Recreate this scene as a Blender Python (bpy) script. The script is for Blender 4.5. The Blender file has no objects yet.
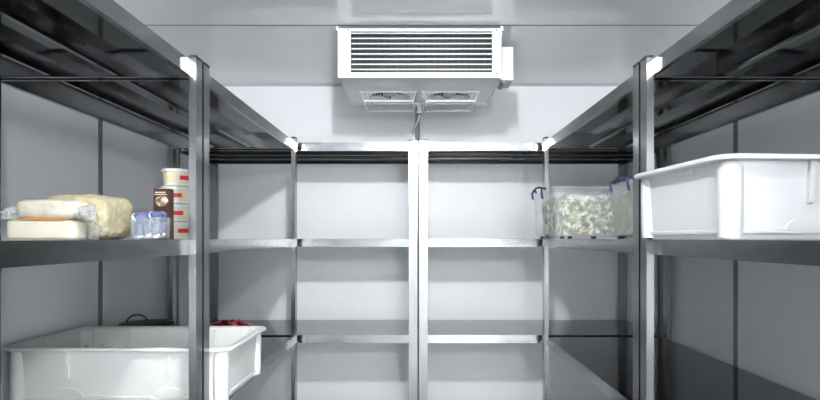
import bpy, bmesh, math, random
from mathutils import Vector, Matrix, noise
random.seed(7)
PI = math.pi
SC = bpy.context.scene
COL = SC.collection
EYE = 1.30
TIERS = (0.34, 0.817, 1.296, 1.775)
LOW, MID, TOP = TIERS[1:]
WX, YB, YF, HC = 1.232, 3.42, -1.7, 2.224

# ------------------------------------------------------------------ materials
def mat(name, col, rough=0.5, metal=0.0, **kw):
    m = bpy.data.materials.new(name); m.use_nodes = True
    b = m.node_tree.nodes['Principled BSDF']
    b.inputs['Base Color'].default_value = (*col, 1)
    b.inputs['Roughness'].default_value = rough
    b.inputs['Metallic'].default_value = metal
    for k, v in kw.items():
        b.inputs[k.replace('_', ' ')].default_value = v
    return m
def nd(m, t, **kw):
    n = m.node_tree.nodes.new(t)
    for k, v in kw.items(): setattr(n, k, v)
    return n
def lk(m, a, b): m.node_tree.links.new(a, b)
def bsdf(m): return m.node_tree.nodes['Principled BSDF']
def coords(m, scale=(1, 1, 1)):
    tc = nd(m, 'ShaderNodeTexCoord'); mp = nd(m, 'ShaderNodeMapping')
    mp.inputs['Scale'].default_value = scale
    lk(m, tc.outputs['Object'], mp.inputs['Vector']); return mp.outputs['Vector']
def noise_tex(m, scale, detail=4, vec=None, rough=0.5):
    n = nd(m, 'ShaderNodeTexNoise')
    n.inputs['Scale'].default_value = scale; n.inputs['Detail'].default_value = detail
    n.inputs['Roughness'].default_value = rough
    lk(m, vec or coords(m), n.inputs['Vector']); return n.outputs['Fac']
def ramp(m, fac, stops):
    r = nd(m, 'ShaderNodeValToRGB'); e = r.color_ramp.elements
    while len(e) < len(stops): e.new(0.5)
    for i, (p, c) in enumerate(stops):
        e[i].position = p; e[i].color = (c, c, c, 1) if isinstance(c, (int, float)) else (*c, 1)
    lk(m, fac, r.inputs['Fac']); return r.outputs['Color']
def bump(m, fac, strength=0.2, dist=0.01):
    b = nd(m, 'ShaderNodeBump'); b.inputs['Strength'].default_value = strength
    b.inputs['Distance'].default_value = dist
    lk(m, fac, b.inputs['Height']); lk(m, b.outputs['Normal'], bsdf(m).inputs['Normal'])

def steel_mat(name, col, r0, r1, wear=0.9, stretch=(1, 1, 1), bmp=0.02):
    m = mat(name, col, 0.25, 1.0)
    v = coords(m, stretch)
    f = noise_tex(m, 6, 5, v, 0.6)
    lk(m, ramp(m, f, [(0.35, r0), (0.7, r1)]), bsdf(m).inputs['Roughness'])
    g = noise_tex(m, 14, 6, v, 0.65)
    lk(m, ramp(m, g, [(0.4, col), (0.75, tuple(c * wear for c in col))]), bsdf(m).inputs['Base Color'])
    if bmp: bump(m, noise_tex(m, 2.5, 2, v), bmp, 0.02)
    return m
M = {}
M['steel'] = steel_mat('brushed_steel', (0.31, 0.315, 0.318), 0.15, 0.22, 0.8, (1, 3, 3))
M['deck'] = steel_mat('shaded_deck_steel', (0.058, 0.06, 0.062), 0.06, 0.10, 0.9, (1, 3, 1))  # bright steel darkened, so the decks' dark reflections sit in the base colour
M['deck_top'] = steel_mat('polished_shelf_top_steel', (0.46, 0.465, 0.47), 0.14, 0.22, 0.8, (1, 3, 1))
M['stiff'] = steel_mat('shaded_stiffener_steel', (0.18, 0.183, 0.187), 0.12, 0.16, 0.9, (1, 3, 3))  # darker copy of the rail steel, underside shade put into the colour
M['post'] = steel_mat('post_steel', (0.27, 0.275, 0.277), 0.21, 0.27, 0.88, (2, 2, 0.5), 0.008)
M['cap'] = mat('dark_plastic_cap', (0.008, 0.008, 0.009), 0.7)
def panel_mat(name, col, r):
    m = mat(name, col, r)
    f = noise_tex(m, 2.2, 4)
    d = tuple(c * 0.95 for c in col)
    lk(m, ramp(m, f, [(0.3, d), (0.7, col)]), bsdf(m).inputs['Base Color'])
    w = noise_tex(m, 5, 2); bump(m, w, 0.03, 0.01)
    return m
M['wall'] = panel_mat('insulated_panel_white', (0.85, 0.868, 0.885), 0.42)
M['ceil'] = panel_mat('insulated_ceiling_panel', (0.89, 0.915, 0.92), 0.09); bsdf(M['ceil']).inputs['IOR'].default_value = 1.8
M['joint'] = mat('panel_joint_grey', (0.17, 0.18, 0.19), 0.45)
M['joint_light'] = mat('ceiling_joint_grey', (0.5, 0.54, 0.56), 0.5)
M['floor'] = panel_mat('vinyl_floor_grey', (0.74, 0.75, 0.76), 0.5)
M['cooler'] = mat('white_coated_sheet', (0.62, 0.64, 0.645), 0.25)
M['wire'] = mat('white_coated_wire', (0.9, 0.92, 0.92), 0.35)
M['fan'] = mat('dark_fan_plastic', (0.015, 0.017, 0.02), 0.4)
M['hub'] = mat('grey_fan_hub', (0.40, 0.41, 0.42), 0.4)
M['tray_sheet'] = mat('glossy_white_drip_tray', (0.78, 0.80, 0.805), 0.12)
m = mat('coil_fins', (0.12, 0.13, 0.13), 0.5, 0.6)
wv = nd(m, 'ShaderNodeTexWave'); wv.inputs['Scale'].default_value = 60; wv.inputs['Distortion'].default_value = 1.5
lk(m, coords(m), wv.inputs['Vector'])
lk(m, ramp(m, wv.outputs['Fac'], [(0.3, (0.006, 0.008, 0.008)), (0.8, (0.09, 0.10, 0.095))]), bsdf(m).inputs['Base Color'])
M['coil'] = m
M['pipe'] = mat('grey_pvc_pipe', (0.30, 0.31, 0.32), 0.45)
M['hose'] = mat('clear_grey_hose', (0.22, 0.23, 0.225), 0.3)
M['brass'] = mat('brass_fitting', (0.45, 0.36, 0.2), 0.35, 0.8)
M['screw'] = mat('dark_screw', (0.05, 0.05, 0.05), 0.4, 0.6)
M['tub'] = panel_mat('white_food_plastic', (0.51, 0.52, 0.525), 0.42)
M['tub_ivory'] = panel_mat('ivory_food_plastic', (0.74, 0.745, 0.725), 0.4)
def film_mat(name, col, alpha, rough=0.08, bscale=30, bstr=0.8, c2=None):
    m = mat(name, col, rough)
    f = noise_tex(m, bscale, 5, None, 0.65)
    lk(m, ramp(m, f, [(0.35, alpha * 0.45), (0.7, min(1, alpha * 1.7))]), bsdf(m).inputs['Alpha'])
    bump(m, f, bstr, 0.02)
    return m
M['film'] = film_mat('crumpled_clear_film', (0.72, 0.74, 0.74), 0.15)
M['film_dense'] = film_mat('bunched_clear_film', (0.75, 0.77, 0.76), 0.42, 0.08, 40, 1.0)
M['boxclear'] = film_mat('clear_box_plastic', (0.62, 0.68, 0.69), 0.17, 0.12, 6, 0.05)
M['boxhaze'] = film_mat('hazy_box_plastic', (0.55, 0.62, 0.60), 0.30, 0.2, 7, 0.05)
def lumpy(name, c1, c2, scale, bs=0.5, rough=0.5, c3=None, kind='noise'):
    m = mat(name, c1, rough)
    v = coords(m)
    if kind == 'voro':
        n = nd(m, 'ShaderNodeTexVoronoi'); n.inputs['Scale'].default_value = scale
        lk(m, v, n.inputs['Vector'])
        s = nd(m, 'ShaderNodeSeparateColor'); lk(m, n.outputs['Color'], s.inputs['Color']); f = s.outputs['Red']
    else:
        f = noise_tex(m, scale, 6, v, 0.6)
    st = [(0.3, c1), (0.65, c2)] if c3 is None else [(0.40, c1), (0.5, c2), (0.62, c3)]
    lk(m, ramp(m, f, st), bsdf(m).inputs['Base Color'])
    bump(m, noise_tex(m, scale * 1.3, 5, v, 0.7), bs, 0.01)
    return m
M['cheese'] = lumpy('cream_cheese_block', (0.56, 0.53, 0.42), (0.61, 0.58, 0.47), 12, 0.1)
M['roll'] = lumpy('pale_cheese_roll', (0.52, 0.48, 0.36), (0.66, 0.62, 0.50), 30, 0.5)
M['lump'] = lumpy('yellowish_wrapped_cheese', (0.36, 0.28, 0.10), (0.60, 0.53, 0.33), 38, 0.9, 0.3)
M['salad'] = lumpy('shredded_vegetables', (0.13, 0.15, 0.09), (0.42, 0.37, 0.22), 42, 1.0, 0.5, (1.0, 0.98, 0.86), 'noise')
M['tofu'] = lumpy('pale_pieces', (0.22, 0.27, 0.19), (0.42, 0.41, 0.26), 22, 0.8, 0.5, (0.62, 0.58, 0.42))
M['purple'] = mat('purple_clip_plastic', (0.022, 0.015, 0.09), 0.35)
M['orange'] = mat('orange_strip', (0.85, 0.33, 0.03), 0.5)
M['blue'] = lumpy('blue_violet_pack', (0.012, 0.016, 0.09), (0.12, 0.14, 0.28), 45, 0.5, 0.3)
M['pinkpaper'] = lumpy('white_pink_print', (0.65, 0.05, 0.12), (0.90, 0.88, 0.88), 60, 0.1, 0.4, (0.92, 0.92, 0.92), 'voro')
M['cup'] = mat('white_cup_plastic', (0.62, 0.62, 0.56), 0.4)
M['cuplid'] = mat('translucent_cup_lid', (0.6, 0.62, 0.6), 0.3)
m = mat('cream_cup_label', (0.70, 0.63, 0.42), 0.5)
bk = nd(m, 'ShaderNodeTexBrick'); bk.inputs['Scale'].default_value = 60
bk.inputs['Color1'].default_value = (0.52, 0.44, 0.28, 1); bk.inputs['Color2'].default_value = (0.62, 0.55, 0.36, 1)
bk.inputs['Mortar'].default_value = (0.78, 0.72, 0.52, 1); bk.inputs['Mortar Size'].default_value = 0.03
cv = coords(m); cv.node.inputs['Rotation'].default_value = (PI/2, 0, 0); lk(m, cv, bk.inputs['Vector']); lk(m, bk.outputs['Color'], bsdf(m).inputs['Base Color'])
M['label'] = m
M['red'] = mat('red_print', (0.55, 0.02, 0.035), 0.45)
M['brown'] = mat('dark_brown_carton', (0.055, 0.022, 0.014), 0.45)
M['cream'] = lumpy('pictured_bowl_print', (0.05, 0.02, 0.012), (0.22, 0.12, 0.07), 60, 0.05, 0.4, (0.75, 0.72, 0.68))
M['redbag'] = lumpy('red_printed_foil', (0.04, 0.01, 0.01), (0.42, 0.015, 0.012), 24, 0.8, 0.25, (0.50, 0.48, 0.46))
M['black'] = mat('black_enamel', (0.012, 0.012, 0.014), 0.35)
M['paper'] = lumpy('mottled_paper', (0.36, 0.33, 0.28), (0.68, 0.66, 0.60), 25, 0.6)
M['door'] = mat('door_panel_grey', (0.16, 0.17, 0.18), 0.4)
M['lampbody'] = mat('lamp_housing_grey', (0.5, 0.5, 0.5), 0.5)

# ------------------------------------------------------------------ geometry helpers
def box(bm, x0, x1, y0, y1, z0, z1):
    vs = [bm.verts.new(p) for p in ((x0,y0,z0),(x1,y0,z0),(x1,y1,z0),(x0,y1,z0),(x0,y0,z1),(x1,y0,z1),(x1,y1,z1),(x0,y1,z1))]
    for f in ((3,2,1,0),(4,5,6,7),(0,1,5,4),(1,2,6,5),(2,3,7,6),(3,0,4,7)):
        bm.faces.new([vs[i] for i in f])
    return vs
def tube(bm, pts, r, n=8, closed=False, cap=True):
    pts = [Vector(p) for p in pts]; rings = []; N = len(pts)
    up = None
    for i, p in enumerate(pts):
        if closed: t = pts[(i+1) % N] - pts[i-1]
        else: t = pts[min(i+1, N-1)] - pts[max(i-1, 0)]
        t.normalize()
        if up is None:
            up = t.orthogonal().normalized()
        else:
            up = (up - t * up.dot(t)).normalized()
        s = t.cross(up)
        rr = r[i] if isinstance(r, (list, tuple)) else r
        rings.append([bm.verts.new(p + (up * math.cos(a) + s * math.sin(a)) * rr) for a in [2*PI*k/n for k in range(n)]])
    for i in range(N if closed else N-1):
        a, b = rings[i], rings[(i+1) % N]
        for k in range(n): bm.faces.new((a[k], a[(k+1) % n], b[(k+1) % n], b[k]))
    if cap and not closed:
        bm.faces.new(rings[0][::-1]); bm.faces.new(rings[-1])
def lathe(bm, prof, c=(0, 0, 0), n=32):
    rings = []
    for r, z in prof:
        rings.append([bm.verts.new((c[0] + r*math.cos(2*PI*k/n), c[1] + r*math.sin(2*PI*k/n), c[2] + z)) for k in range(n)])
    for a, b in zip(rings, rings[1:]):
        for k in range(n): bm.faces.new((a[k], a[(k+1) % n], b[(k+1) % n], b[k]))
    bm.faces.new(rings[0][::-1]); bm.faces.new(rings[-1])
def rrect(w, d, r, n=6):
    pts = []
    for cx, cy, a0 in ((w/2-r, d/2-r, 0), (-w/2+r, d/2-r, PI/2), (-w/2+r, -d/2+r, PI), (w/2-r, -d/2+r, 1.5*PI)):
        for k in range(n+1):
            a = a0 + PI/2*k/n
            pts.append((cx + r*math.cos(a), cy + r*math.sin(a)))
    return pts
def loft(bm, rings, cap0=True, cap1=True):
    """rings: list of (w, d, r, z)"""
    L = []
    for w, d, r, z in rings:
        L.append([bm.verts.new((x, y, z)) for x, y in rrect(w, d, r)])
    n = len(L[0])
    for a, b in zip(L, L[1:]):
        for k in range(n): bm.faces.new((a[k], a[(k+1) % n], b[(k+1) % n], b[k]))
    if cap0: bm.faces.new(L[0][::-1])
    if cap1: bm.faces.new(L[-1])
def superblob(bm, c, s, e=0.5, nu=40, nv=24, amp=0.0, freq=8, seed=0, flat=None):
    sg = lambda v, p: math.copysign(abs(v)**p, v)
    rows = []
    for j in range(nv+1):
        ph = -PI/2 + PI*j/nv
        row = []
        for i in range(nu):
            th = 2*PI*i/nu
            p = Vector((sg(math.cos(ph), e)*sg(math.cos(th), e)*s[0], sg(math.cos(ph), e)*sg(math.sin(th), e)*s[1], sg(math.sin(ph), e)*s[2]))
            if amp:
                q = p.normalized()
                p += q * amp * noise.fractal((p + Vector((seed, seed*2, 0))) * freq, 0.8, 2.0, 4)
            p += Vector(c)
            if flat is not None: p.z = max(p.z, flat)
            row.append(p)
        rows.append(row)
    bot = bm.verts.new(rows[0][0]); top = bm.verts.new(rows[-1][0])
    V = [[bm.verts.new(p) for p in row] for row in rows[1:-1]]
    for a, b in zip(V, V[1:]):
        for k in range(nu): bm.faces.new((a[k], a[(k+1) % nu], b[(k+1) % nu], b[k]))
    for k in range(nu):
        bm.faces.new((bot, V[0][(k+1) % nu], V[0][k])); bm.faces.new((top, V[-1][k], V[-1][(k+1) % nu]))
def bev(bm, w, seg=2):
    bmesh.ops.bevel(bm, geom=[e for e in bm.edges if e.calc_face_angle(0) > 0.6] , offset=w, segments=seg, affect='EDGES', profile=0.6)
def obj(name, bm, m, parent=None, smooth=False, angle=None, recalc=True):
    me = bpy.data.meshes.new(name)
    if recalc: bmesh.ops.recalc_face_normals(bm, faces=bm.faces)
    if smooth:
        for f in bm.faces: f.smooth = True
        if angle:
            for e in bm.edges:
                if e.calc_face_angle(0) > angle: e.smooth = False
    bm.to_mesh(me); bm.free()
    me.materials.append(m)
    o = bpy.data.objects.new(name, me); COL.objects.link(o)
    if parent: o.parent = parent
    return o
def thing(name, label, cat, loc=(0, 0, 0), rot=0, group=None):
    o = bpy.data.objects.new(name, None); COL.objects.link(o)
    o.location = loc; o.rotation_euler = (0, 0, rot); o.empty_display_size = 0.05
    o['label'] = label; o['category'] = cat
    if group: o['group'] = group
    return o
def tag(o, label, cat, group=None, loc=None, rot=0, kind=None):
    o['label'] = label; o['category'] = cat
    if group: o['group'] = group
    if kind: o['kind'] = kind
    if loc: o.location = loc
    if rot: o.rotation_euler = (0, 0, rot)
    return o
def struct(name, bm, m):
    o = obj(name, bm, m); o['kind'] = 'structure'; return o
def copy_tree(o, parent=None):
    c = o.copy(); COL.objects.link(c)
    if parent: c.parent = parent
    for ch in list(o.children): copy_tree(ch, c)
    return c

# ------------------------------------------------------------------ room
T = 0.08
for nm, a, mm in (('floor', (-WX-T, WX+T, YF-T, YB+T, -T, 0), 'floor'), ('ceiling', (-WX-T, WX+T, YF-T, YB+T, HC, HC+T), 'ceil'),
              ('wall_left', (-WX-T, -WX, YF-T, YB+T, 0, HC), 'wall'), ('wall_right', (WX, WX+T, YF-T, YB+T, 0, HC), 'wall'),
              ('wall_back', (-WX, WX, YB, YB+T, 0, HC), 'wall')):
    bm = bmesh.new(); box(bm, *a); struct(nm, bm, M[mm])
# vertical panel joints on the side walls
k = 1
for s in (-1, 1):
    for y in (2.208, 1.03, -0.15):
        bm = bmesh.new()
        x = s*WX
        box(bm, min(x, x - s*0.003), max(x, x - s*0.003), y-0.013, y+0.013, 0, HC-0.001)
        box(bm, min(x, x - s*0.005), max(x, x - s*0.005), y-0.004, y+0.004, 0, HC-0.001)
        box(bm, min(x, x - s*0.004), max(x, x - s*0.004), y-0.012, y-0.006, 0, HC-0.001)
        struct('trim_%d' % k, bm, M['joint']); k += 1
for y in (2.475, 1.25, 0.05):
    bm = bmesh.new(); box(bm, -WX, WX, y-0.005, y+0.005, HC-0.0008, HC)
    struct('trim_%d' % k, bm, M['joint']); k += 1
bm = bmesh.new()   # light coved strip along the back wall and ceiling
vs = [bm.verts.new(p) for p in ((-WX, YB, HC-0.014), (-WX, YB-0.014, HC), (-WX, YB, HC), (WX, YB, HC-0.014), (WX, YB-0.014, HC), (WX, YB, HC))]
for f in ((0,1,2),(3,5,4),(0,3,4,1),(1,4,5,2),(2,5,3,0)): bm.faces.new([vs[i] for i in f])
struct('trim_%d' % k, bm, M['joint_light']); k += 1
# unseen doorway added behind the viewer for fill light, its leaf swung open outwards
bm = bmesh.new(); DX0, DX1 = 0.25, 1.15
box(bm, -WX, DX0, YF-T, YF, 0, HC); box(bm, DX1, WX, YF-T, YF, 0, HC); box(bm, DX0, DX1, YF-T, YF, 2.05, HC)
struct('wall_front', bm, M['wall'])
bm = bmesh.new(); box(bm, DX1, DX1+0.06, YF-T-0.9, YF-T, 0.02, 2.05); bev(bm, 0.004)
dr = struct('door_1', bm, M['door'])
bm = bmesh.new(); box(bm, DX1-0.045, DX1, YF-T-0.83, YF-T-0.79, 0.95, 1.2); bev(bm, 0.006); obj('door_handle', bm, M['post'], dr)
pl = bpy.data.lights.new('fill_doorway_portal', 'AREA'); po = bpy.data.objects.new('fill_doorway_portal', pl); COL.objects.link(po)
pl.shape = 'RECTANGLE'; pl.size = DX1-DX0; pl.size_y = 2.05; pl.cycles.is_portal = True
po.location = ((DX0+DX1)/2, YF-T+0.01, 1.025); po.rotation_euler = (PI/2, 0, 0)

# ------------------------------------------------------------------ shelving
PW, PT, RH = 0.042, 0.020, 0.040
def make_unit(L, D, label, loc, rot):
    """length along local x (0..L), rails from y=0 (front) to D, posts outside the rails"""
    u = thing('shelving_unit', label, 'shelving', loc, rot, 'stainless steel shelving units lining the cold room')
    for (x, y) in ((0, -PT), (L-PW, -PT), (0, D), (L-PW, D)):
        bm = bmesh.new(); box(bm, x, x+PW, y, y+PT-0.0004, 0, TOP+0.004); bev(bm, 0.002)
        p = obj('post', bm, M['post'], u)
        bm = bmesh.new(); box(bm, x-0.0006, x+PW+0.0006, y-0.0006, y+PT, TOP+0.004, TOP+0.010)
        obj('post_cap', bm, M['cap'], p)
    for z in TIERS:
        bm = bmesh.new()
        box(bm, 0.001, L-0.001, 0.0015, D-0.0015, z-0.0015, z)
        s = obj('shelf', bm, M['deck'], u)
        for y0, y1, yi in ((0, 0.0015, 0.014), (D-0.0015, D, D-0.014)):    # folded front and rear rails
            bm = bmesh.new()
            vs = [(0.001, y0), (L-0.001, y0)]
            box(bm, 0.001, L-0.001, y0, y1, z-RH, z)
            box(bm, 0.0152, L-0.0152, min(y1 if yi > y0 else yi, yi), max(y0 if yi < y0 else y1, yi), z-RH, z-RH+0.0015)
            obj('rail', bm, M['steel'], s)
        for x0, x1, xi in ((0.001, 0.0025, 0.015), (L-0.0025, L-0.001, L-0.015)):
            bm = bmesh.new()
            box(bm, x0, x1, 0.0015, D-0.0015, z-RH, z-0.0016)
            box(bm, min(x0, xi), max(x1, xi), 0.0015, D-0.0015, z-RH, z-RH+0.0015)
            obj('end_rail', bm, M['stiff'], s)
        for f in (0.36, 0.68):                                            # hat-section stiffeners under the deck
            bm = bmesh.new(); y = D*f
            prof = [(-0.030, -0.0016), (-0.0145, -0.0016), (-0.012, -0.034), (-0.006, -0.0375), (0.006, -0.0375), (0.012, -0.034), (0.0145, -0.0016), (0.030, -0.0016)]
            a = [bm.verts.new((0.004, y+py, z+pz)) for py, pz in prof]
            b = [bm.verts.new((L-0.004, y+py, z+pz)) for py, pz in prof]
            for i in range(7): bm.faces.new((a[i], a[i+1], b[i+1], b[i]))
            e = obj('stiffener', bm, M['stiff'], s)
            md = e.modifiers.new('thick', 'SOLIDIFY'); md.thickness = 0.0012; md.offset = 1
    return u
Y1, Y2 = 1.554, 1.566        # junction between the near and far units along each side
LU, DS = 1.208, 0.567
XR = 0.6085; XQ = 0.6265    # the right-hand row stands a little further from the aisle's middle
# left: front rail faces +X; local x -> -Y, local y -> -X  (rotation -90: x->-y, y->x) so use +90: x->+Y, y->-X
make_unit(LU, DS, 'near left steel shelving unit carrying the wrapped cheese and pack-filled clear box', (-XR, Y1-LU, 0), PI/2)
make_unit(LU, DS, 'far left steel shelving unit carrying the large white tray on its lower shelf', (-XR, Y2, 0), PI/2)
# right: front rail faces -X: local y -> +X, local x -> -Y
make_unit(LU, DS, 'near right steel shelving unit carrying the large white tray at eye level', (XQ, Y1, 0), -PI/2)
make_unit(LU, DS, 'far right steel shelving unit carrying two clip-lid food boxes', (XQ, Y2+LU, 0), -PI/2)
LB, DB = 1.222, 0.523
make_unit(LB, DB, 'left one of two empty steel shelving units against the back wall', (-0.0035-LB, 2.837, 0), 0)
make_unit(LB, DB, 'right one of two empty steel shelving units against the back wall', (0.006, 2.837, 0), 0)

# ------------------------------------------------------------------ evaporator unit
CX, CY0, CY1, CZ0, CZ1 = 0.007, 2.47, 3.00, 2.000, 2.207
CW = 0.354
ev = thing('evaporator_cooler', 'white ceiling mounted evaporator cooler with louvred front and two fans', 'cooler', (CX, CY0, CZ0))
H = CZ1 - CZ0; DP = CY1 - CY0
bm = bmesh.new()
# housing: underside with holes for the fans is one sheet built as strips round two square holes
box(bm, -CW, CW, 0.0, DP, H-0.003, H)                     # top
box(bm, -CW, -CW+0.003, 0.0, DP, 0.003, H-0.003); box(bm, CW-0.003, CW, 0.0, DP, 0.003, H-0.003)
box(bm, -CW+0.003, CW-0.003, DP-0.003, DP, 0.003, H-0.003)
obj('housing', bm, M['cooler'], ev)
FR = 0.103; FY = 0.37; FXS = (-0.148, 0.150)
bm = bmesh.new()
def holed_sheet(bm, x0, x1, y0, y1, z, cx, cy, r, n=48):
    """flat rectangle with a round hole"""
    inner, outer = [], []
    for k in range(n):
        a = 2*PI*k/n; c, s = math.cos(a), math.sin(a)
        inner.append(bm.verts.new((cx + r*c, cy + r*s, z)))
        tx = ((x1-cx)/c if c > 1e-9 else (x0-cx)/c if c < -1e-9 else 1e9)
        ty = ((y1-cy)/s if s > 1e-9 else (y0-cy)/s if s < -1e-9 else 1e9)
        t = min(tx, ty); outer.append(bm.verts.new((cx + t*c, cy + t*s, z)))
    for k in range(n):
        j = (k+1) % n; bm.faces.new((inner[k], inner[j], outer[j], outer[k]))
    for cxx, cyy in ((x0, y0), (x1, y0), (x1, y1), (x0, y1)):   # corner triangles
        cands = sorted(outer, key=lambda v: (v.co.x-cxx)**2 + (v.co.y-cyy)**2)
        a = next((v for v in cands if abs(v.co.x-cxx) < 1e-6 and abs(v.co.y-cyy) > 1e-6), None)
        b = next((v for v in cands if abs(v.co.y-cyy) < 1e-6 and abs(v.co.x-cxx) > 1e-6), None)
        if a and b: bm.faces.new((a, b, bm.verts.new((cxx, cyy, z))))
    lo = []
    for v in inner: lo.append(bm.verts.new((v.co.x, v.co.y, z+0.05)))
    for k in range(n):
        j = (k+1) % n; bm.faces.new((inner[k], lo[k], lo[j], inner[j]))
holed_sheet(bm, -CW, 0.0, 0.0, DP, 0.0, FXS[0], FY, FR)
holed_sheet(bm, 0.0, CW, 0.0, DP, 0.0, FXS[1], FY, FR)
box(bm, -CW, CW, -0.002, 0.004, -0.006, 0.014)            # folded front lip
box(bm, -CW, CW, DP-0.030, DP, -0.004, 0.0)               # folded rear lip
box(bm, -CW, -CW+0.004, 0.004, DP-0.03, -0.004, 0.003); box(bm, CW-0.004, CW, 0.004, DP-0.03, -0.004, 0.003)
box(bm, -0.003, 0.003, 0.01, DP-0.04, -0.0025, 0.0)
obj('drip_tray', bm, M['tray_sheet'], ev, recalc=False)
# front frame
GX0, GX1, GZ0, GZ1 = -CW+0.056, CW-0.040, 0.017, H-0.013
bm = bmesh.new()
box(bm, -CW, GX0, -0.004, 0.0, 0.0, H); box(bm, GX1, CW, -0.004, 0.0, 0.0, H)
box(bm, GX0, GX1, -0.004, 0.0, 0.0, GZ0); box(bm, GX0, GX1, -0.004, 0.0, GZ1, H)
obj('front_frame', bm, M['cooler'], ev)
bm = bmesh.new(); box(bm, GX0-0.002, GX1+0.002, 0.035, 0.075, GZ0-0.012, GZ1+0.012)
obj('coil', bm, M['coil'], ev)
pitch = (GZ1-GZ0)/7.9
for i in range(8):
    z = GZ0 + 0.65*pitch + i*pitch
    bm = bmesh.new()
    vs = [bm.verts.new(p) for p in ((GX0, -0.002, z-0.004), (GX1, -0.002, z-0.004), (GX1, 0.012, z+0.0002), (GX0, 0.012, z+0.0002),
                                    (GX0, -0.002, z+0.0008), (GX1, -0.002, z+0.0008), (GX1, 0.012, z+0.0022), (GX0, 0.012, z+0.0022))]
    for f in ((3,2,1,0),(4,5,6,7),(0,1,5,4),(1,2,6,5),(2,3,7,6),(3,0,4,7)): bm.faces.new([vs[q] for q in f])
    obj('louvre', bm, M['cooler'], ev)
for fx in FXS:
    bm = bmesh.new()
    lathe(bm, [(0.001, -0.0), (0.030, 0.0), (0.034, 0.006), (0.034, 0.03), (0.001, 0.03)], (fx, FY, 0.012), 24)
    fan = obj('fan', bm, M['hub'], ev, True, 0.6)
    bm = bmesh.new(); lathe(bm, [(0.001, 0.049), (FR+0.004, 0.049), (FR+0.004, 0.052), (0.001, 0.052)], (fx, FY, 0), 32); obj('fan_hole_shade', bm, M['fan'], fan)  # dark disc stands in for the shade inside the fan opening
    bm = bmesh.new()
    for b in range(5):
        a0 = 2*PI*b/5
        n = 8; rows = []
        for r in (0.03, 0.065, 0.096):
            rows.append([bm.verts.new((fx + r*math.cos(a0 + q/n*1.0 + r*3), FY + r*math.sin(a0 + q/n*1.0 + r*3), 0.018 + 0.026*q/n)) for q in range(n+1)])
        for a, c in zip(rows, rows[1:]):
            for q in range(n): bm.faces.new((a[q], a[q+1], c[q+1], c[q]))
    bl = obj('fan_blades', bm, M['fan'], fan, True)
    md = bl.modifiers.new('thick', 'SOLIDIFY'); md.thickness = 0.002
    # wire basket guard
    bm = bmesh.new(); w0, w1, g0, g1, hz = 0.130, 0.117, 0.250, 0.486, -0.044
    w = 0.0013; dyb = 0.010
    tube(bm, [(fx-w0, g0, -0.002), (fx-w1, g0+dyb, hz), (fx+w1, g0+dyb, hz), (fx+w0, g0, -0.002)], 0.0032, 6)
    tube(bm, [(fx-w0, g1, -0.002), (fx-w1, g1-dyb, hz), (fx+w1, g1-dyb, hz), (fx+w0, g1, -0.002)], 0.0030, 6)
    tube(bm, [(fx-w0, g0, -0.003), (fx+w0, g0, -0.003)], 0.0028, 6); tube(bm, [(fx-w0, g1, -0.003), (fx+w0, g1, -0.003)], 0.0028, 6)
    for s in (-1, 1):
        tube(bm, [(fx+s*w1, g0+dyb, hz), (fx+s*w1, g1-dyb, hz)], 0.0028, 6)
        tube(bm, [(fx+s*w0, g0, -0.003), (fx+s*w0, g1, -0.003)], 0.0015, 6)
        tube(bm, [(fx+s*(w0+0.010), g0, -0.002), (fx+s*(w0-0.002), g0, -0.002)], 0.003, 6)
        tube(bm, [(fx+s*(w0+0.010), g1, -0.002), (fx+s*(w0-0.002), g1, -0.002)], 0.003, 6)
    N = 20
    for i in range(1, N):
        q = -1 + 2*i/N
        tube(bm, [(fx+q*w0, g0, -0.002), (fx+q*w1, g0+dyb, hz), (fx+q*w1, g1-dyb, hz), (fx+q*w0, g1, -0.002)], 0.0010, 5)
    obj('fan_guard', bm, M['wire'], ev, True)
for (sx, sz) in ((-CW+0.046, 0.012), (CW-0.022, 0.012), (-CW+0.046, H-0.008), (CW-0.022, H-0.008)):
    bm = bmesh.new(); tube(bm, [(sx, -0.007, sz), (sx, -0.004, sz)], 0.0032, 10); obj('screw', bm, M['screw'], ev)
for sx in (-0.345, -0.285+0.36, 0.05, 0.31):
    pass
for s in (-1, 1):
    bm = bmesh.new(); box(bm, s*CW-0.005 + s*0.005, s*CW+0.005 + s*0.005, 0.012, 0.03, H-0.016, H+0.0165); bev(bm, 0.002)
    obj('mounting_bracket', bm, M['cooler'], ev)
    bm = bmesh.new(); tube(bm, [(s*(CW+0.007), 0.006, H-0.010), (s*(CW+0.007), 0.012, H-0.010)], 0.004, 10); obj('bolt', bm, M['screw'], ev)
bm = bmesh.new(); box(bm, CW, CW+0.073, 0.13, 0.27, 0.020, 0.172); bev(bm, 0.004)
jb = obj('junction_box', bm, M['cooler'], ev)
for q in (0.15, 0.18, 0.21, 0.24):
    bm = bmesh.new(); tube(bm, [(CW+0.03, q, 0.020), (CW+0.03, q, 0.008)], 0.009, 12); obj('cable_gland', bm, M['pipe'], jb)
bm = bmesh.new(); lathe(bm, [(0.016, 0), (0.016, -0.012), (0.012, -0.016), (0.012, -0.034), (0.015, -0.036), (0.015, -0.048), (0.008, -0.05)], (0.0, 0.495, -0.002), 20)
obj('drain_fitting', bm, M['cooler'], ev, True, 0.6)
def shift(bm, d):
    for v in bm.verts: v.co += Vector(d)
    return bm
HO = (0.0, 0.495, -0.052)
bm = bmesh.new(); tube(bm, [(0, 0, 0.0), (0, 0, -0.012), (-0.006, 0, -0.035), (-0.016, 0, -0.06), (-0.028, 0.005, -0.082), (-0.036, 0.008, -0.094)], 0.0065, 12)
hs = obj('drain_hose', shift(bm, HO), M['hose'], ev, True)
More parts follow.
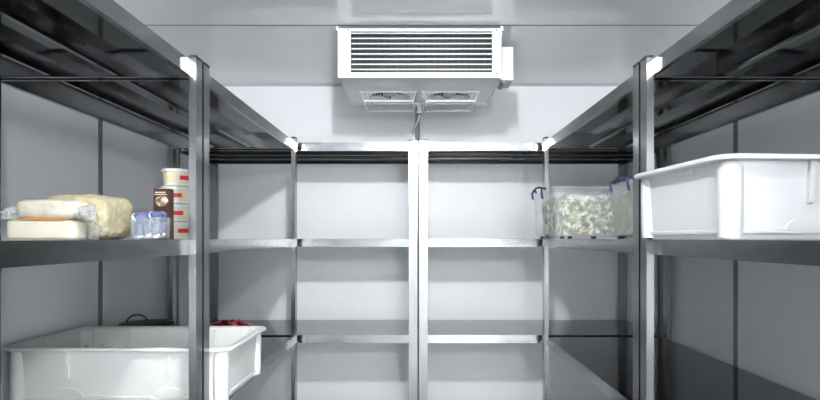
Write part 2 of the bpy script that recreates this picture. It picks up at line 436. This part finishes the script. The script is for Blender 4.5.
bm = bmesh.new(); tube(bm, [(-0.036, 0.008, -0.092), (-0.043, 0.01, -0.102)], 0.009, 12); obj('hose_end', shift(bm, HO), M['brass'], hs, True, 0.6)
bm = bmesh.new(); tube(bm, [(0, 0, -0.004), (0, 0, -0.010)], 0.0085, 12); obj('hose_clamp', shift(bm, HO), M['screw'], hs, True, 0.6)
bm = bmesh.new(); tube(bm, [(0, 0, 0), (0, 0, 2.19)], 0.0135, 16)
tag(obj('wall_pipe', bm, M['pipe'], None, True, 0.6), 'grey vertical pipe on the back wall behind the middle posts', 'pipe', loc=(-0.003, 3.4035, 0.0))

# ------------------------------------------------------------------ lamp
lp = thing('added_fill_pendant', 'unseen round pendant lamp added above the aisle as fill light', 'lamp', (0.38, -1.1, HC-0.26))  # added lamp out of view, brightens the ceiling and side walls
bm = bmesh.new(); lathe(bm, [(0.13, 0), (0.13, -0.02), (0.115, -0.03), (0.02, -0.03)], (0, 0, 0), 40); tube(bm, [(0, 0, 0), (0, 0, 0.26)], 0.012, 12); obj('lamp_base', bm, M['lampbody'], lp, True, 0.6)
md_ = mat('lamp_diffuser_glow', (1, 1, 1), 0.4)
bsdf(md_).inputs['Emission Color'].default_value = (0.97, 0.985, 1.0, 1); bsdf(md_).inputs['Emission Strength'].default_value = 78
bm = bmesh.new(); lathe(bm, [(0.10, -0.03), (0.105, -0.06), (0.100, -0.09), (0.080, -0.115), (0.045, -0.128), (0.01, -0.131)], (0, 0, 0), 40); obj('diffuser', bm, md_, lp, True)

fl = thing('floodlight', 'small ceiling floodlight aimed down the aisle at the back wall', 'lamp', (0.0, 0.44, 2.155))
bm = bmesh.new(); box(bm, -0.07, 0.07, -0.05, -0.004, -0.045, 0.045); bev(bm, 0.006); obj('lamp_housing', bm, M['lampbody'], fl)
bm = bmesh.new(); box(bm, -0.012, 0.012, -0.03, -0.018, 0.045, HC-2.155); obj('bracket', bm, M['lampbody'], fl)
bm = bmesh.new(); box(bm, -0.06, 0.06, -0.0038, -0.002, -0.038, 0.038); obj('lamp_glass', bm, md_, fl)
sp = bpy.data.lights.new('spot_lamp', 'SPOT'); so = bpy.data.objects.new('spot_lamp', sp); COL.objects.link(so)
so.parent = fl; so.location = (0, 0.045, 0); so.rotation_euler = (math.radians(90-4), 0, 0)
sp.energy = 28; sp.spot_size = math.radians(130); sp.spot_blend = 1.0; sp.shadow_soft_size = 0.04; sp.color = (0.97, 0.985, 1.0)

# ------------------------------------------------------------------ white trays
def make_tub(name, label, loc, rot, m, W=0.63, D=0.40, Ht=0.163, rx=0.15):
    t = thing(name, label, 'tray', loc, rot)
    bm = bmesh.new()
    b = 0.016                                  # rim overhang
    rc = 0.040
    w, d = W-2*b, D-2*b
    loft(bm, [(w-0.044, d-0.044, 0.018, 0.0), (w-0.040, d-0.040, 0.022, 0.004), (w-0.040, d-0.040, 0.022, 0.010),
              (w-0.026, d-0.026, 0.024, 0.012), (w-0.024, d-0.024, 0.024, 0.015), (w-0.024, d-0.024, 0.024, 0.018), (w-0.026, d-0.026, 0.024, 0.019),
              (w-0.034, d-0.034, 0.024, 0.020), (w-0.020, d-0.020, 0.026, Ht-0.03),
              (w-0.016, d-0.016, 0.030, Ht-0.010), (w, d, 0.034, Ht-0.007), (W-0.002, D-0.002, rc, Ht-0.0095),
              (W, D, rc, Ht-0.008), (W, D, rc, Ht-0.003), (W-0.004, D-0.004, rc, Ht), (w, d, 0.030, Ht), (w-0.018, d-0.018, 0.024, Ht-0.006),
              (w-0.030, d-0.030, 0.022, Ht-0.03), (w-0.046, d-0.046, 0.020, 0.012), (w-0.07, d-0.07, 0.02, 0.006)])
    o = obj('tray_body', bm, m, t, True, 0.5)
    for sx in (-1, 1):
        for sy in (-1, 1):
            bm = bmesh.new()
            cx, cy = sx*(w/2-0.024), sy*(d/2-0.024)
            r = 0.024
            prof = [(r*0.90, 0.004), (r*0.93, 0.02), (r, Ht-0.034), (r*0.97, Ht-0.022), (r*0.86, Ht-0.013), (r*0.5, Ht-0.008)]
            lathe(bm, prof, (cx, cy, 0), 24)
            obj('corner_column', bm, m, t, True, 0.9)
    for sy in (-1, 1):
        for x in (-rx, rx):
            y = sy*(d/2-0.0125)
            bm = bmesh.new()
            box(bm, x-0.0055, x+0.0055, min(y-sy*0.006, y+sy*0.013), max(y-sy*0.006, y+sy*0.013), Ht-0.095, Ht-0.009)
            for v in bm.verts:
                if v.co.z < Ht-0.05 and sy*v.co.y > d/2-0.006: v.co.y -= sy*0.006; v.co.z += 0.004
            bev(bm, 0.002); obj('rib', bm, m, t)
            bm = bmesh.new()
            n = 20; a_, b_ = [], []
            for kk in range(n+1):
                a = PI*kk/n
                a_.append(bm.verts.new((x+0.05*math.cos(a), y-sy*0.010, 0.019+0.028*math.sin(a))))
                b_.append(bm.verts.new((x+0.047*math.cos(a), y+sy*0.001, 0.019+0.025*math.sin(a))))
            for kk in range(n): bm.faces.new((a_[kk], a_[kk+1], b_[kk+1], b_[kk]))
            bm.faces.new(b_); bm.faces.new(a_[::-1])
            obj('arched_boss', bm, m, t)
    for sx in (-1, 1):
        x = sx*(w/2-0.0125)
        bm = bmesh.new()
        box(bm, min(x-sx*0.006, x+sx*0.006), max(x-sx*0.006, x+sx*0.006), -0.05, 0.05, Ht-0.022, Ht-0.009); bev(bm, 0.002)
        obj('handle_grip', bm, m, t)
    return t
tl = make_tub('food_tray', 'large white plastic tray on the lower left shelf, jutting into the aisle', (-0.874, 1.842, LOW+0.0008), 0, M['tub_ivory'], 0.672, 0.42, 0.166)
tr = make_tub('food_tray', 'large white plastic tray on the right shelf at eye level', (0.868, 1.292, MID+0.0008), 0.08, M['tub'], 0.625, 0.395, 0.163, 0.118)
# crumpled film in the left tray
bm = bmesh.new(); superblob(bm, (0, 0, 0.055), (0.085, 0.09, 0.052), 0.8, 48, 24, 0.06, 22, 3, 0.001)
tag(obj('plastic_bag', bm, M['film'], None, True), 'crumpled clear plastic bag lying inside the lower left tray', 'bag', loc=(-1.04, 1.86, LOW+0.0075))

# ------------------------------------------------------------------ left eye-level shelf
Z = MID + 0.0007
bm = bmesh.new(); loft(bm, [(0.152, 0.056, 0.018, 0.0), (0.158, 0.062, 0.022, 0.004), (0.158, 0.062, 0.022, 0.036), (0.154, 0.058, 0.020, 0.0405), (0.144, 0.050, 0.016, 0.0425)])
tag(obj('cheese_block', bm, M['cheese'], None, True, 0.5), 'flat cream coloured cheese block under the wrapped roll', 'cheese', loc=(-0.8325, 1.28, Z))
rl = thing('cheese_roll', 'pale cheese roll in crumpled clear film on top of the flat block', 'cheese', (-0.818, 1.28, Z+0.0428))
bm = bmesh.new(); superblob(bm, (0, 0, 0.0235), (0.070, 0.030, 0.0225), 0.45, 48, 24, 0.003, 30, 5); obj('roll', bm, M['roll'], rl, True)
bm = bmesh.new()
superblob(bm, (0.006, 0, 0.0245), (0.080, 0.036, 0.0245), 0.55, 64, 32, 0.006, 45, 11, 0.0005)
obj('wrapping_film', bm, M['film'], rl, True); bm = bmesh.new()
superblob(bm, (-0.083, 0, 0.013), (0.022, 0.03, 0.013), 0.8, 40, 20, 0.018, 50, 2, 0.0005)
obj('gathered_film', bm, M['film_dense'], rl, True); bm = bmesh.new()
superblob(bm, (0.083, -0.012, 0.010), (0.016, 0.026, 0.022), 0.8, 40, 20, 0.012, 50, 8, 0.0005)
obj('gathered_film', bm, M['film_dense'], rl, True)
bm = bmesh.new(); box(bm, -0.052, 0.044, -0.032, -0.006, 0.0004, 0.0024); obj('orange_strip', bm, M['orange'], rl)
bm = bmesh.new(); superblob(bm, (0, 0, 0.053), (0.080, 0.078, 0.0545), 0.38, 64, 36, 0.005, 30, 1, 0.0); 
cl = thing('wrapped_cheese', 'large yellowish round-topped cheese in tight film beside the clear box', 'cheese', (-0.822, 1.422, Z))
obj('cheese', bm, M['lump'], cl, True)
bm = bmesh.new(); superblob(bm, (0.0, 0, 0.053), (0.082, 0.080, 0.0555), 0.38, 64, 36, 0.005, 40, 21, 0.0003)
obj('wrapping_film', bm, M['film'], cl, True); bm = bmesh.new()
superblob(bm, (0.045, -0.08, 0.020), (0.034, 0.016, 0.020), 0.7, 40, 20, 0.014, 45, 4, 0.0005)
obj('gathered_film', bm, M['film_dense'], cl, True); bm = bmesh.new()
superblob(bm, (0.0, -0.082, 0.022), (0.020, 0.014, 0.022), 0.7, 40, 20, 0.014, 45, 6, 0.0005)
obj('gathered_film', bm, M['film_dense'], cl, True)
bm = bmesh.new(); tube(bm, [(-0.024, -0.0995, 0.034), (-0.012, -0.0995, 0.044), (0.0, -0.0975, 0.053)], [0.001, 0.0018, 0.0008], 6)
obj('film_seam', bm, M['brown'], cl)

cb = thing('clear_container', 'small clear plastic box full of blue-violet packs on the left shelf', 'container', (-0.6745, 1.44, Z))
bm = bmesh.new()
loft(bm, [(0.066, 0.066, 0.008, 0.0), (0.070, 0.070, 0.010, 0.002), (0.077, 0.077, 0.010, 0.050), (0.081, 0.081, 0.012, 0.051), (0.081, 0.081, 0.012, 0.0545), (0.075, 0.075, 0.010, 0.0545), (0.067, 0.067, 0.008, 0.0035)])
obj('box_body', bm, M['boxclear'], cb, True, 0.5)
pm = None; idx = 0
for (x, y, z, ry, rz) in ((-0.021, -0.016, 0.026, 0.1, 0.3), (0.0, -0.018, 0.027, -0.12, -0.2), (0.021, -0.015, 0.026, 0.1, -0.3),
                       (-0.018, 0.016, 0.028, 0.0, 0.1), (0.020, 0.016, 0.029, 0.1, -0.2), (-0.018, -0.008, 0.0585, 1.45, 0.2), (0.021, -0.002, 0.059, 1.7, -0.15)):
    lab = ['blue-violet foil pack standing in the clear plastic box', 'blue-violet foil pack lying on top in the clear box, '][z > 0.05]
    if z > 0.05: lab += 'left one' if x < 0 else 'right one'
    if pm is None:
        pm = thing('foil_pack', lab, 'pack', (-0.6745+x, 1.44+y, Z+z), 0, 'packs in the clear box')
        bm = bmesh.new(); superblob(bm, (0, 0, 0), (0.0115, 0.012, 0.022), 0.8, 36, 24, 0.006, 60, 3); obj('pack_body', bm, M['blue'], pm, True)
        bm = bmesh.new(); superblob(bm, (0.0005, 0, -0.0165), (0.0100, 0.0118, 0.006), 0.7, 28, 14, 0.003, 60, 3); obj('printed_end', bm, M['pinkpaper'], pm, True)
        p = pm
    else:
        p = copy_tree(pm); p['label'] = lab
        p.location = (-0.6745+x, 1.44+y, Z+z)
    p.rotation_euler = (0, ry, rz)
# brown carton
bc = thing('brown_carton', 'dark brown carton with a printed bowl picture behind the clear box', 'carton', (-0.743, 1.675, Z), 0.0)
bm = bmesh.new(); box(bm, -0.023, 0.023, -0.025, 0.005, 0, 0.146); bev(bm, 0.0012); obj('carton_body', bm, M['brown'], bc)
bm = bmesh.new(); superblob(bm, (0.001, -0.0252, 0.110), (0.019, 0.0006, 0.015), 1.0, 24, 12); obj('bowl_picture', bm, M['cream'], bc, True)
bm = bmesh.new(); box(bm, -0.018, 0.012, -0.0258, -0.0250, 0.133, 0.137); box(bm, -0.02, 0.016, -0.0258, -0.0250, 0.128, 0.130); obj('printed_lines', bm, M['label'], bc)
# cups
def arc_band(bm, r0, r1, z0, z1, a0, a1, n=14):
    A, B = [], []
    for k in range(n+1):
        a = a0 + (a1-a0)*k/n
        A.append(bm.verts.new((r0*math.cos(a), r0*math.sin(a), z0))); B.append(bm.verts.new((r1*math.cos(a), r1*math.sin(a), z1)))
    for k in range(n): bm.faces.new((A[k], A[k+1], B[k+1], B[k]))
def make_cup(label, loc, rot):
    c = thing('food_tub', label, 'tub', loc, rot, 'stacked round food tubs')
    bm = bmesh.new(); lathe(bm, [(0.034, 0), (0.038, 0.001), (0.0405, 0.044), (0.030, 0.044)], (0, 0, 0), 40); obj('tub_body', bm, M['cup'], c, True, 0.6)
    bm = bmesh.new(); lathe(bm, [(0.0425, 0.0405), (0.0435, 0.041), (0.0435, 0.048), (0.041, 0.050), (0.036, 0.050), (0.035, 0.0485)], (0, 0, 0), 40); obj('lid', bm, M['cuplid'], c, True, 0.6)
    bm = bmesh.new(); arc_band(bm, 0.0391, 0.0408, 0.008, 0.037, -PI*0.95, -PI*0.05, 24); lb = obj('paper_label', bm, M['label'], c, True)
    bm = bmesh.new(); arc_band(bm, 0.0399, 0.0407, 0.018, 0.030, -PI*0.52, -PI*0.22); obj('red_band', bm, M['red'], lb, True)
    for o in [c_ for c_ in c.children] + [lb.children[0]]:
        for v in o.data.vertices: v.co *= 1.06
    return c
cup0 = make_cup('white tub with a red label band, bottom of the stack of four', (-0.752, 1.775, Z), 0.55)
for i, (dx, rz, nmx) in enumerate(((0.002, -0.05, 'second from the bottom of the stack of four'), (-0.001, -0.1, 'third from the bottom of the stack of four'), (0.003, 0.62, 'topmost of the stack of four'))):
    c = copy_tree(cup0); c.location = (-0.752+dx, 1.775, Z + 0.0542*(i+1)); c.rotation_euler = (0, 0, rz)
    c['label'] = 'white tub with a red label band, ' + nmx
for i, nmx in enumerate(('bottom', 'middle', 'topmost')):
    c = copy_tree(cup0); c.location = (-0.9735, 1.25, Z + 0.0546*i); c.rotation_euler = (0, 0, 0.3)
    c['label'] = 'white and red tub cut by the left picture edge, %s of its stack' % nmx

# ------------------------------------------------------------------ lower left shelf
Z = LOW + 0.0007
pt = thing('lidded_pot', 'black lidded pot with a hoop handle behind the lower left tray', 'pot', (-1.055, 2.22, Z))
bm = bmesh.new(); lathe(bm, [(0.085, 0), (0.095, 0.006), (0.098, 0.145), (0.09, 0.148)], (0, 0, 0), 40); obj('pot_body', bm, M['black'], pt, True, 0.6)
bm = bmesh.new(); lathe(bm, [(0.100, 0.146), (0.101, 0.150), (0.097, 0.153), (0.06, 0.158), (0.01, 0.160)], (0, 0, 0), 40); obj('lid', bm, M['black'], pt, True, 0.6)
bm = bmesh.new(); tube(bm, [(-0.028 + 0.042*math.cos(a), -0.02, 0.152 + 0.034*math.sin(a)) for a in [PI*q/14 for q in range(15)]], 0.003, 8); obj('hoop_handle', bm, M['black'], pt, True)
bm = bmesh.new(); superblob(bm, (0, 0, 0.060), (0.112, 0.075, 0.052), 0.7, 64, 32, 0.013, 24, 9, 0.0)
tag(obj('foil_bag', bm, M['redbag'], None, True), 'crumpled red printed foil bag behind the lower left tray', 'bag', loc=(-0.838, 2.53, Z))
bm = bmesh.new(); loft(bm, [(0.10, 0.05, 0.01, 0), (0.11, 0.06, 0.02, 0.02), (0.115, 0.06, 0.02, 0.2), (0.10, 0.04, 0.01, 0.26), (0.105, 0.012, 0.004, 0.285)])
tag(obj('paper_sack', bm, M['paper'], None, True, 0.7), 'mottled paper sack at the left picture edge on the lower shelf', 'bag', loc=(-1.108, 1.40, Z))

# ------------------------------------------------------------------ food boxes on the right
Z = MID + 0.0007
def make_box(label, loc, rot, W, D, Ht, shell):
    t = thing('food_box', label, 'box', loc, rot)
    f = 0.009
    bm = bmesh.new(); loft(bm, [(W-0.042, D-0.042, 0.015, f), (W-0.034, D-0.034, 0.017, f+0.004), (W-0.016, D-0.016, 0.018, Ht-0.022), (W-0.004, D-0.004, 0.032, Ht-0.020), (W-0.004, D-0.004, 0.032, Ht-0.016), (W-0.020, D-0.020, 0.030, Ht-0.018), (W-0.038, D-0.038, 0.016, f+0.007)])
    obj('box_body', bm, shell, t, True, 0.6)
    bm = bmesh.new(); loft(bm, [(W-0.020, D-0.020, 0.030, Ht-0.0155), (W, D, 0.033, Ht-0.0155), (W+0.001, D+0.001, 0.033, Ht-0.004), (W-0.006, D-0.006, 0.032, Ht), (W-0.024, D-0.024, 0.030, Ht), (W-0.030, D-0.030, 0.030, Ht-0.008)])
    obj('lid', bm, shell, t, True, 0.6)
    for sx in (-1, 1):
        bm = bmesh.new()
        x = sx*(W/2)
        prof = [(x-sx*0.010, Ht-0.002), (x-sx*0.004, Ht+0.005), (x+sx*0.006, Ht+0.004), (x+sx*0.011, Ht-0.008), (x+sx*0.007, Ht-0.034), (x+sx*0.002, Ht-0.040)]
        tube(bm, [(a, -0.045, b) for a, b in prof], 0.0048, 8)
        tube(bm, [(a, 0.125, b) for a, b in prof[:5]], 0.0048, 8)
        tube(bm, [(prof[2][0] + 0*q, -0.045 + 0.17*q/12, Ht+0.002+0.012*math.sin(PI*q/12)) for q in range(13)], 0.0055, 8)
        obj('clip_handle', bm, M['purple'], t, True, 0.8)
    for sx in (-1, 0.1, 1):
        for sy in (-1, 1):
            bm = bmesh.new(); superblob(bm, (sx*(W/2-0.045), sy*(D/2-0.035), 0.0062), (0.010, 0.008, 0.006), 0.8, 20, 10); obj('foot', bm, M['purple'], t, True)
    return t
b1 = make_box('clear clip-lid box of shredded vegetables, fully visible on the right shelf', (0.704, 2.50, Z), 0.03, 0.33, 0.40, 0.213, M['boxclear'])
b2 = make_box('hazy clip-lid box partly hidden behind the right near posts', (0.858, 1.985, Z), 0.0, 0.27, 0.40, 0.205, M['boxhaze'])
def food(name, label, W, D, Ht, loc, rot, m, seed):
    bm = bmesh.new()
    nx, ny = 46, 46
    def pt_(i, j, z): return ((i/nx-0.5)*W, (j/ny-0.5)*D, z)
    loft(bm, [(W-0.026, D-0.026, 0.02, 0), (W-0.02, D-0.02, 0.024, 0.006), (W-0.010, D-0.010, 0.024, Ht*0.5), (W, D, 0.026, Ht*0.8), (W-0.05, D-0.05, 0.03, Ht)])
    bmesh.ops.triangulate(bm, faces=bm.faces)
    bmesh.ops.subdivide_edges(bm, edges=bm.edges, cuts=4, use_grid_fill=True)
    for v in bm.verts:
        if v.co.z > Ht*0.7: v.co.z += 0.010*noise.fractal(v.co*14 + Vector((seed, 0, 0)), 0.8, 2, 4)
    return tag(obj(name, bm, m, None, True), label, 'food', loc=loc, rot=rot, kind='stuff')
food('shredded_vegetables', 'pale shredded vegetables filling the fully visible clip-lid box', 0.262, 0.345, 0.162, (0.710, 2.50, Z+0.0170), 0.03, M['salad'], 2)
food('sliced_vegetables', 'pale greenish food filling the hazy half hidden clip-lid box', 0.215, 0.345, 0.155, (0.858, 1.985, Z+0.0170), 0.0, M['tofu'], 5)

# ------------------------------------------------------------------ camera, world, view
cam = bpy.data.cameras.new('camera'); co = bpy.data.objects.new('camera', cam); COL.objects.link(co)
co.location = (0, 0, EYE); co.rotation_euler = (PI/2, 0, 0)
cam.sensor_width = 36; cam.lens = 36*570/820; cam.shift_x = -8/820; cam.shift_y = 38/820; cam.clip_start = 0.02
SC.camera = co
w = bpy.data.worlds.new('world'); SC.world = w; w.use_nodes = True
w.node_tree.nodes['Background'].inputs['Color'].default_value = (0.96, 0.98, 1.0, 1)
w.node_tree.nodes['Background'].inputs['Strength'].default_value = 2.2  # even white glow that enters by the added doorway as fill
SC.view_settings.view_transform = 'Standard'; SC.view_settings.look = 'None'
SC.view_settings.exposure = 2.02; SC.view_settings.gamma = 1.0; SC.view_settings.use_curve_mapping = False
SC.cycles.max_bounces = 16; SC.cycles.diffuse_bounces = 10; SC.cycles.glossy_bounces = 6; SC.cycles.transparent_max_bounces = 16
SC.cycles.use_denoising = True
SC.cycles.sample_clamp_indirect = 0; SC.cycles.caustics_reflective = True; SC.cycles.blur_glossy = 0.6
